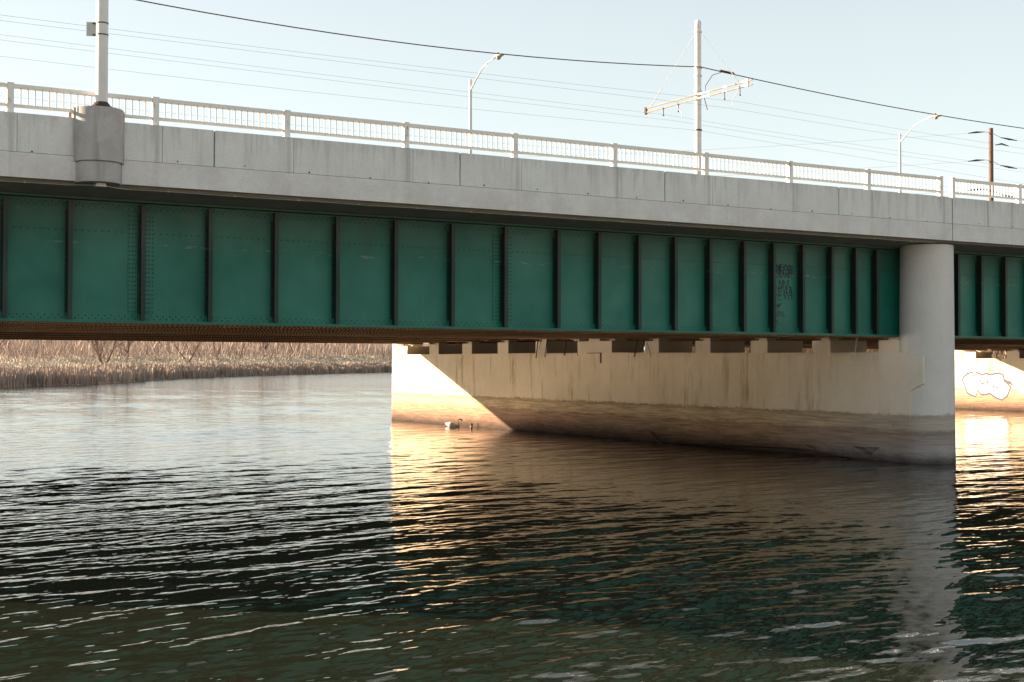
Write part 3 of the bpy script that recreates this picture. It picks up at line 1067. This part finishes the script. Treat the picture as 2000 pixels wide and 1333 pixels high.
rod('slanting rusty rod right of the T shaped block reaching down over the wall', [(XR, 15.35, 4.3), (XR, 15.62, 3.38)])
rod('short rod slanting left before the block right of the T shaped block', [(XR + .04, 14.95, 4.2), (XR + .04, 15.2, 3.6)], .011)
rod('short rod slanting right over the block right of the T shaped block', [(XR + .03, 14.85, 4.12), (XR + .03, 14.5, 3.4)], .012)
rod('pale thin rod hanging nearest to the round column', [(XR, 3.0, 4.1), (XR, 3.21, 3.14)], .016, 'galv')
rod('stub of pale rod on the wall top nearest to the round column', [(XR, 2.4, 3.45), (XR, 2.38, 3.17)], .014, 'galv')
rod('rod at the sunlit far end of the pier', [(XR, 37.2, 4.42), (XR, 37.58, 3.36)], .018)
bk = MB(); bk.box(26.82, 26.865, 18.15, 18.23, 3.13, 3.57); bk.box(26.83, 26.865, 18.24, 19.25, 3.55, 3.575)
tag(bk.build('angle_bracket', 'rust'), 'rusty right angled bracket on the wall below the T shaped block', 'bracket')

# ------------------------------------------------------------------ pole on the pilaster, with sign
PX, PY = 1.81, -0.17
lp = thing('steel_pole', 'tall pale steel pole rising from the concrete pilaster at left', 'pole', (PX, PY, 8.5))
sh = MB(); sh.lathe(0, 0, [(.128, .10), (.125, 2.5), (.10, 9.0), (.098, 9.1)], 28)
sh.build('shaft', 'pole', lp, smooth=True)
bs = MB(); bs.lathe(0, 0, [(.23, 0), (.23, .035), (.20, .036), (.15, .11), (.135, .13)], 24)
bs.build('base', 'dark', lp, smooth=True)
sg = thing('sign_plate', 'small grey sign plate seen from behind, strapped to the tall left pole', 'sign', (PX, PY, 10.2))
an = math.radians(118)
pl = MB()
dx, dy = math.cos(an), math.sin(an)
def rotbox(mb, a0, a1, t0, t1, z0, z1):
    o = len(mb.v)
    for z in (z0, z1):
        for a, t in ((a0, t0), (a1, t0), (a1, t1), (a0, t1)):
            mb.v.append((a * dx - t * dy, a * dy + t * dx, z))
    for q in ((0, 3, 2, 1), (4, 5, 6, 7), (0, 1, 5, 4), (1, 2, 6, 5), (2, 3, 7, 6), (3, 0, 4, 7)):
        mb.f.append(tuple(o + i for i in q)); mb.mi.append(0)
an = math.radians(155); dx, dy = math.cos(an), math.sin(an)
rotbox(pl, .10, .335, -.015, -.011, -.15, .155)
pl.build('plate', 'sign', sg, bevel=0.0015)
for z in (-.125, .125):
    st = MB(); st.lathe(0, 0, [(.131, z - .012), (.134, z - .010), (.134, z + .010), (.131, z + .012)], 24)
    st.build('strap', 'dark', sg, smooth=True)
    b2 = MB(); rotbox(b2, .10, .2, -.011, .02, z - .012, z + .012); b2.build('clamp', 'dark', sg)

# ------------------------------------------------------------------ trolley pole
TX, TY = 32.8, 19.25
tp = thing('trolley_pole', 'pale centre pole with double tube crossarm and overhead wires', 'pole', (TX, TY, 7.7))
a_ = MB(); a_.lathe(0, 0, [(.175, 0), (.165, 4.0), (.155, 8.0), (.145, 10.75), (.15, 10.76), (.15, 10.9), (.10, 10.97)], 24)
a_.build('shaft', 'pole', tp, smooth=True)
for z in (10.45, 8.80, 8.45, 7.75, 7.45, 5.98):
    b = MB(); b.lathe(0, 0, [(.16, z - .03), (.185, z - .03), (.185, z + .03), (.16, z + .03)], 20)
    b.build('band', 'galv' if z > 6.5 else 'dark', tp)
for z in (7.55, 7.35):
    b = MB(); b.tube([(-.20, 3.85, z + .02), (-.20, -4.0, z - .02)], .033, 8)
    b.build('arm_tube', 'arm', tp, smooth=True)
for y0 in (3.75, -3.7):
    b = MB(); b.box(-.25, -.15, y0 - .06, y0 + .06, 7.28, 7.62); b.build('arm_clamp', 'rust' if y0 > 0 else 'box', tp)
for y0, y1 in ((-.25, -1.15), (-2.05, -2.35), (-3.3, -3.75)):
    b = MB(); b.tube([(-.20, y0, 7.55), (-.20, y1, 7.54)], .045, 8); b.tube([(-.20, y0, 7.36), (-.20, y1, 7.35)], .042, 8)
    b.build('insulator', 'box', tp, smooth=True)
for y0, hook in ((2.35, 1), (1.2, .9), (-2.15, -2.2), (-3.2, -2.9)):
    b = MB(); b.tube([(-.20, y0, 7.34), (-.20, y0, 7.02)], .018, 6); b.box(-.24, -.16, y0 - .035, y0 + .035, 7.31, 7.38); b.box(-.23, -.17, y0 - .025, y0 + .025, 6.98, 7.03)
    b.build('hanger', 'rust', tp)
for y0, z0 in ((1.3, 6.65), (-2.85, 6.62)):
    b = MB(); b.tube([(-.2, y0, 7.33), (-.2, y0 - .12, 7.1), (-.2, y0 - .35, 6.9), (-.2, y0 - .38, 6.66)] if y0 > 0 else [(-.2, y0 - .25, 7.3), (-.2, y0 - .1, 7.1), (-.2, y0 + .12, 6.9), (-.2, y0 + .15, 6.66)], .016, 6)
    b.build('registration_arm', 'galv', tp)
for y1 in (3.35, -3.1):
    b = MB(); b.tube([(0, .15 if y1 > 0 else -.15, 10.45), (-.2, y1, 7.6)], .011, 5); b.tube([(-.2 * .75, y1 * .76, 7.6 + 2.85 * .25), (-.2, y1, 7.6)], .02, 5)
    b.build('guy_wire', 'wire', tp)
b = MB(); b.tube([(1.3, -.35, 8.75), (.6, -.3, 8.5), (.25, -.25, 8.0), (.22, -.2, 7.4), (.35, -.25, 6.9)], .016, 6); b.build('jumper', 'cable', tp)

def wire(label, pts, r, mat, cat='cable', group='overhead wires', name='overhead_wire'):
    mb = MB(); mb.tube(pts, r, 6, cap=True)
    return tag(mb.build(name, mat, None, True), label, cat, group)
def sag(a, b, s_, n=24):
    a, b = Vector(a), Vector(b)
    return [a.lerp(b, t) + Vector((0, 0, -4 * s_ * t * (1 - t))) for t in np.linspace(0, 1, n)]
fc = sag((-7.5, TY - .1, 17.6), (TX, TY - .2, 16.52), 1.17)
fc += sag((TX + .05, TY - .2, 16.52), (76, TY - .2, 16.3), .75)[1:]
wire('thick dark feeder cable sagging across the sky to the centre pole', fc, .023, 'cable')
sl = MB(); sl.tube([(TX + 1.1, TY - .2, 16.47), (TX + 1.9, TY - .2, 16.42)], .06, 8)
tag(sl.build('cable_splice', 'rust', None, True), 'dark red splice sleeve on the feeder cable right of the centre pole', 'splice')
wire('thin wire above the others, crossing left to right at the top of the sky', sag((-30, 15.6, 14.6), (TX, 16.2, 14.45), .35) + sag((TX, 16.2, 14.45), (110, 16.2, 14.6), .8)[1:], .0045, 'wire')
wire('upper of two close thin trolley wires', sag((-30, 21.6, 15.4), (TX, 21.6, 14.75), .2) + sag((TX, 21.6, 14.75), (110, 21.6, 14.9), .8)[1:], .0045, 'wire')
wire('lower of two close thin trolley wires', sag((-30, 20.8, 14.9), (TX, 20.85, 14.35), .12) + sag((TX, 20.85, 14.35), (110, 20.85, 14.5), .8)[1:], .0045, 'wire')
wire('thin trolley wire under the right half of the crossarm', sag((-30, 16.6, 14.2), (TX, 17.0, 14.32), .05) + sag((TX, 17.0, 14.32), (110, 17, 14.4), .7)[1:], .0045, 'wire')
wire('thin span wire fixed to the lower dark band of the centre pole', sag((-30, TY, 14.5), (TX, TY, 13.68), .5) + sag((TX, TY, 13.68), (110, TY, 11.0), .2)[1:], .0045, 'wire')
wire('lowest thin wire just above the railing at far left', sag((-30, 20.5, 13.4), (TX, 20.3, 12.6), .55) + sag((TX, 20.3, 12.6), (110, 20.3, 12.4), .2)[1:], .004, 'wire')

# ------------------------------------------------------------------ street lamps on the far side
def street_lamp(label, x, z_top=19.0):
    root = thing('street_lamp', label, 'street lamp', (x, 38.45, 8.5), 'street lamps on the far side')
    h = z_top - 8.5
    b = MB(); b.lathe(0, 0, [(.13, 0), (.11, h * .5), (.085, h), (.085, h + .25), (.03, h + .32)], 14); b.build('shaft', 'pole', root, smooth=True)
    b = MB(); pts = [(0, 0, h - .35), (0, -.55, h + .1), (0, -1.3, h + .6), (0, -2.0, h + .86), (0, -2.7, h + .96)]
    b.tube(pts, [.05, .045, .04, .036, .034], 8); b.build('arm', 'pole', root, smooth=True)
    hd = MB()
    n = 9
    secs = [(-2.6, .05, .05), (-2.8, .10, .08), (-3.05, .17, .12), (-3.35, .19, .13), (-3.6, .15, .10), (-3.72, .06, .05)]
    o = len(hd.v)
    for y, wx, hz in secs:
        for j in range(12):
            t = 2 * math.pi * j / 12
            hd.v.append((wx * math.cos(t), y, h + .98 + hz * math.sin(t) * (1 if math.sin(t) > 0 else .5)))
    for i in range(len(secs) - 1):
        for j in range(12):
            k = (j + 1) % 12
            hd.f.append((o + i * 12 + j, o + i * 12 + k, o + (i + 1) * 12 + k, o + (i + 1) * 12 + j)); hd.mi.append(0)
    hd.f.append(tuple(range(12))); hd.f.append(tuple(range(len(hd.v) - 12, len(hd.v)))); hd.mi += [0, 0]
    ho = hd.build('lamp_head', 'lamp', root, smooth=True)
    ln = MB(); ln.lathe(0, -3.25, [(.03, h + .78), (.10, h + .81), (.145, h + .88), (.15, h + .94)], 14)
    ln.build('lens', 'lens', ho, smooth=True)
    pc = MB(); pc.lathe(0, -3.2, [(.05, h + 1.08), (.05, h + 1.17), (.02, h + 1.2)], 8); pc.build('photocell', 'dark', ho)
    return root
street_lamp('slim street lamp with curved arm, left of the centre pole', 31.4, 19.05)
street_lamp('slim street lamp with curved arm, near the brown wooden pole', 65.2, 18.9)

# ------------------------------------------------------------------ wooden pole and its lines
WX, WY = 95.85, 56.9
wp = thing('wooden_pole', 'brown wooden power pole with insulators at far right', 'pole', (WX, WY, 4.5))
b = MB(); b.lathe(0, 0, [(.27, 0), (.24, 10), (.195, 20.5), (.185, 20.6)], 14); b.build('shaft', 'wood', wp, smooth=True)
ins_r, ins_l = [], []
for k, z in enumerate((20.2, 17.6, 14.9)):
    for sgn in (-1, 1):
        b = MB()
        x0_, x1_ = (-.5, -2.0) if sgn < 0 else (.8, 2.2)
        ya, yb = (.3, .9) if sgn < 0 else (-.4, -1.1)
        zz = z - (.6 if sgn > 0 else 0)
        b.tube([(x0_, ya, zz + (.05 if sgn < 0 else .15)), ((x0_ + x1_) / 2, (ya + yb) / 2, zz), (x1_, yb, zz - .12)], [.03, .09, .035], 8)
        b.tube([(0, 0, z), (x0_, ya, zz + (.05 if sgn < 0 else .15))], .02, 5)
        b.build('insulator', 'dark', wp, smooth=True)
        (ins_l if sgn < 0 else ins_r).append((WX + x1_, WY + yb, 4.5 + zz - .12))
b = MB(); b.tube([(.2, -.3, 19.0), (.6, -.7, 19.1), (1.2, -1.0, 18.9)], [.03, .08, .035], 8); b.build('insulator', 'dark', wp, smooth=True)
for p, q, nm in zip(ins_l, ins_r, ('top', 'middle', 'bottom')):
    wire('%s power line running left from the wooden pole' % nm, sag(p, (p[0] - 95, p[1] + 95, p[2] + 5), 2.5), .008, 'wire', 'power line', 'power lines', 'power_line')
    wire('%s power line leaving the frame right of the wooden pole' % nm, sag(q, (q[0] + 60, q[1] - 40, q[2] + 1), 2.0), .008, 'wire', 'power line', 'power lines', 'power_line')

# ------------------------------------------------------------------ birds and driftwood
scr = Vector((0.867, -0.499, 0))
dep = Vector((0.499, 0.867, 0))
def bird_tube(mb, pts, rs, seg, origin, flat=1.0, mi=0):
    mb.tube([Vector(origin) + scr * a + dep * b + Vector((0, 0, c)) for a, b, c in pts], rs, seg, True, mi, flat)
sw = MB()
so_ = (25.80, 29.95, 0)
bird_tube(sw, [(-.27, .05, .17), (-.20, .04, .15), (-.10, .03, .12), (.02, .02, .10), (.14, .01, .085), (.26, .0, .06), (.36, 0, .05)],
          [.012, .07, .135, .165, .15, .10, .04], 16, so_, 0.85)
bird_tube(sw, [(.28, 0, .04), (.38, 0, .03), (.43, 0, .05), (.40, 0, .13), (.36, 0, .22), (.355, 0, .29), (.38, 0, .345), (.44, 0, .375), (.50, 0, .37), (.545, 0, .335), (.565, 0, .30), (.575, 0, .27), (.585, 0, .235)],
          [.05, .045, .034, .028, .026, .026, .026, .030, .038, .036, .028, .018, .010], 10, so_, 1.0, 1)
swo = sw.build('swan', ['feather', 'neck'], None, True)
tag(swo, 'white swan with curved brownish neck on the water by the sunlit pier', 'swan')
dk = MB()
do_ = (26.18, 28.5, 0)
bird_tube(dk, [(-.07, 0, .05), (-.03, 0, .04), (.03, 0, .04), (.07, 0, .03)], [.02, .055, .06, .03], 10, do_)
bird_tube(dk, [(.02, 0, .07), (.015, 0, .12), (.01, 0, .16), (.02, 0, .20), (.03, 0, .22)], [.045, .04, .055, .055, .02], 10, do_, 1.0, 1)
bird_tube(dk, [(.05, 0, .175), (.11, 0, .165)], [.022, .008], 6, do_, 1.0, 1)
tag(dk.build('duck', ['duckbody', 'duckhead'], None, True), 'small duck with dark red head swimming right of the swan', 'duck')
dw = MB(); dw.tube([(26.6, 14.22, .40), (26.65, 14.05, .28), (26.62, 13.8, .12), (26.6, 13.5, -.06)], [.05, .075, .07, .05], 7)
dw.tube([(26.64, 13.95, .2), (26.5, 13.75, .16)], [.04, .02], 6)
tag(dw.build('driftwood', 'rust', None, True), 'dark driftwood stick leaning on the pier at the waterline', 'driftwood')

# ------------------------------------------------------------------ reeds, grass, brush
def blades(name, label, n, tr, offr, hr, wid, mat, ground, lean=.18, toner=(0, 1)):
    pts = []
    t = nr.uniform(0, 1, n)
    t = tr[0] + (tr[1] - tr[0]) * t
    V = np.zeros((n, 4, 3)); T = np.zeros((n, 4))
    off = nr.uniform(*offr, n)
    for i in range(n):
        p, nn = bank_frame(t[i])
        wob = 1.2 * math.sin(t[i] * 9.1) + 0.8 * math.sin(t[i] * 23.7 + 1)
        q = p + nn * (off[i] + wob)
        dist = 1.12 * q.y + 12
        sc = bank_scale(q)
        clump = 0.78 + 0.22 * math.sin(t[i] * 47) * math.sin(t[i] * 19 + 2)
        h = nr.uniform(*hr) * (1 + (sc - 1) * .4) * clump
        z = ground(off[i]) * (sc if off[i] > 4 else 1)
        an_ = nr.uniform(0, 6.28)
        w = wid * (dist / 200) * nr.uniform(.6, 1.4)
        lx, ly = nr.normal(0, lean * h), nr.normal(0, lean * h)
        cx, sx = math.cos(an_) * w, math.sin(an_) * w
        V[i] = [(q.x - cx, q.y - sx, z - .1), (q.x + cx, q.y + sx, z - .1), (q.x + cx * .8 + lx, q.y + sx * .8 + ly, z + h), (q.x - cx * .8 + lx, q.y - sx * .8 + ly, z + h)]
        tv = nr.uniform(0, .25)
        T[i] = [toner[0] + tv * .6, toner[0] + tv * .6, toner[1] - tv, toner[1] - tv]
    f = np.arange(n * 4).reshape(n, 4)
    o = fast_mesh(name, V.reshape(-1, 3), f, mat, None, False, T.ravel())
    return tag(o, label, 'reeds' if 'reed' in name else 'grass', None, 'stuff')
gfun = lambda o_: float(np.interp(o_, [-3, 0, 3, 14, 30, 60, 130], [-.4, .05, .35, 1.0, 2.7, 4.0, 7.2]))
TR = (3.4, 11.0)
blades('reed_bed', 'dense dead brown reeds along the far waterline', 30000, TR, (-.5, 7), (1.9, 2.7), .05, 'reed', gfun, .10, (0, .3))
blades('reed_plumes', 'pale tops of reeds behind the waterline', 14000, TR, (5, 16), (1.3, 1.9), .06, 'reed', gfun, .12, (.05, .95))
o = blades('straw_grass', 'pale straw coloured grass on the far bank', 20000, TR, (14, 40), (.4, .8), .09, 'straw', gfun, .2, (.2, 1.0))

def branchy(mb, p, d, ln, r, depth, spread):
    """recursive bare branch"""
    n = 3
    pts, rs = [p.copy()], [r]
    q = p.copy(); dd = d.copy()
    for i in range(n):
        dd = (dd + Vector((rnd.gauss(0, .13), rnd.gauss(0, .13), rnd.gauss(.04, .08)))).normalized()
        q = q + dd * (ln / n)
        pts.append(q.copy()); rs.append(r * (1 - .5 * (i + 1) / n))
    mb.tube(pts, rs, 5 if depth > 1 else 3, False)
    if depth > 0:
        for k in range(rnd.choice((3, 4))):
            b = rnd.choice(pts[1:])
            nd = (dd + Vector((rnd.gauss(0, spread), rnd.gauss(0, spread), rnd.gauss(.1, spread * .6)))).normalized()
            branchy(mb, b, nd, ln * rnd.uniform(.5, .75), r * .45, depth - 1, spread)

def bare_tree(label, t, off, h, lean, stems=2, spread=.55):
    p, nn = bank_frame(t)
    q = p + nn * off
    z = gfun(off) * bank_scale(q)
    root = thing('bare_tree', label, 'tree', (q.x, q.y, z - .2), 'bare trees on the far bank')
    trunk, crownm = MB(), MB()
    sx, sy = 0.867, -0.499
    for s_ in range(stems):
        l_ = lean if s_ == 0 else -lean * rnd.uniform(.3, 1.1) + rnd.gauss(0, .1)
        d = Vector((sx * l_, sy * l_, 1)).normalized()
        pts, rs = [Vector((0, 0, 0))], [h * .018]
        c = Vector((0, 0, 0)); dd = d
        for i in range(4):
            dd = (dd + Vector((rnd.gauss(0, .08), rnd.gauss(0, .08), .05))).normalized()
            c = c + dd * (h * .16)
            pts.append(c.copy()); rs.append(h * .018 * (1 - .17 * (i + 1)))
        trunk.tube(pts, rs, 7)
        for k in range(9):
            b = rnd.choice(pts[1:])
            nd = (dd + Vector((rnd.gauss(0, spread), rnd.gauss(0, spread), rnd.uniform(-.1, .5)))).normalized()
            branchy(crownm, b, nd, h * rnd.uniform(.2, .5), h * .0055, 2, .6)
    trunk.build('trunk', 'bark', root, True)
    o = crownm.build('crown', 'bark', root, False)
    return root
bare_tree('leaning bare tree behind the reeds at far left', 4.2, 24, 9, -.5, 3)
bare_tree('dark slanting bare trunk left of the forked willow', 4.97, 22, 10, .35, 1)
bare_tree('bare tree with low forked stems behind the pale reeds', 5.42, 25, 10, .55, 3)
bare_tree('large bare willow with spreading forked stems, most distinct of the bank trees', 6.5, 20, 15, .6, 4, .7)
bare_tree('slim upright bare tree right of the large willow', 7.35, 27, 16, .05, 2)
bare_tree('bare tree leaning right over a tangle of brush', 8.12, 24, 17, .6, 2)
bare_tree('stout dark bare tree midway to the pier', 8.62, 30, 24, -.1, 2)
bare_tree('short dark bare tree beside the stout one', 8.85, 28, 15, .2, 1)
bare_tree('bare tree with three thin trunks right of the stout one', 9.25, 32, 22, .15, 3)
bare_tree('bare tree closest to the sunlit pier end', 9.7, 34, 20, -.4, 2)

def brush(name, label, n, offr, hr, mat):
    V = np.zeros((n, 3, 3)); T = np.zeros((n, 3))
    t = TR[0] + (TR[1] - TR[0]) * nr.uniform(0, 1, n)
    off = nr.uniform(*offr, n)
    tone = 0
    for i in range(n):
        p, nn = bank_frame(t[i])
        q = p + nn * off[i]
        dist = 1.12 * q.y + 12
        sc = bank_scale(q)
        cl = .72 + .3 * math.sin(t[i] * 31 + off[i] * .2) * math.sin(t[i] * 13 + 1) + .25 * math.sin(t[i] * 71 + off[i] * .5)
        h = nr.uniform(*hr) * sc * cl
        z = gfun(off[i]) * sc
        z0 = z + nr.uniform(0, .7) ** 2 * h
        an_ = nr.uniform(0, 6.28)
        w = .035 * (dist / 200) * nr.uniform(.5, 1.6)
        ln = nr.uniform(.25, .6) * h
        lx, ly = nr.normal(0, .35 * ln), nr.normal(0, .35 * ln)
        cx, sx = math.cos(an_) * w, math.sin(an_) * w
        V[i] = [(q.x - cx, q.y - sx, z0), (q.x + cx, q.y + sx, z0), (q.x + lx, q.y + ly, z0 + ln)]
        tv = np.clip(.45 + .4 * math.sin(t[i] * 17 + 2) * math.sin(t[i] * 41 + off[i] * .15) + nr.normal(0, .25), 0, 1)
        T[i] = tv
    f = np.arange(n * 3).reshape(n, 3)
    o = fast_mesh(name, V.reshape(-1, 3), f, mat, None, False, T.ravel())
    return tag(o, label, 'brush', None, 'stuff')
brush('bare_brush', 'far-off mass of bare brown brush and saplings', 46000, (24, 110), (3.2, 6.6), 'twig')

# brush beyond the second pier, seen through the gap over it
def right_brush(n):
    V = np.zeros((n, 3, 3)); T = np.zeros((n, 3))
    for i in range(n):
        x, y = nr.uniform(104, 136), nr.uniform(-5, 75)
        z = 3.0 + (x - 104) * .15 + nr.uniform(0, 3.0)
        ln = nr.uniform(.5, 1.6)
        w = .03
        an_ = nr.uniform(0, 6.28)
        V[i] = [(x - w * math.cos(an_), y - w * math.sin(an_), z), (x + w * math.cos(an_), y + w * math.sin(an_), z), (x + nr.normal(0, .4), y + nr.normal(0, .4), z + ln)]
        T[i] = nr.uniform(0, 1)
    o = fast_mesh('bare_brush', V.reshape(-1, 3), np.arange(n * 3).reshape(n, 3), 'twig', None, False, T.ravel())
    tag(o, 'bare brown brush on the bank behind the second pier', 'brush', None, 'stuff')
right_brush(9000)
def bank_thicket(n):
    V = np.zeros((n, 3, 3)); T = np.zeros((n, 3))
    for i in range(n):
        y = 50 + 400 * nr.uniform(0, 1) ** 1.3
        g_ = 1 + (y - 50) / 130
        e_ = nr.uniform(2, 34)
        x = 97 + 0.62 * max(0, y - 48) + e_
        z = 0.4 + e_ * .2 + nr.uniform(0, 3.2) * g_
        ln = nr.uniform(.6, 1.8) * g_
        w = .05 * g_
        an_ = nr.uniform(0, 6.28)
        V[i] = [(x - w * math.cos(an_), y - w * math.sin(an_), z), (x + w * math.cos(an_), y + w * math.sin(an_), z), (x + nr.normal(0, .4) * g_, y + nr.normal(0, .4) * g_, z + ln)]
        T[i] = nr.uniform(0, .3)
    o = fast_mesh('dark_thicket', V.reshape(-1, 3), np.arange(n * 3).reshape(n, 3), 'thicket', None, False, T.ravel())
    tag(o, 'dark thicket on the bank seen through the gaps over the pier', 'thicket', None, 'stuff')
bank_thicket(40000)
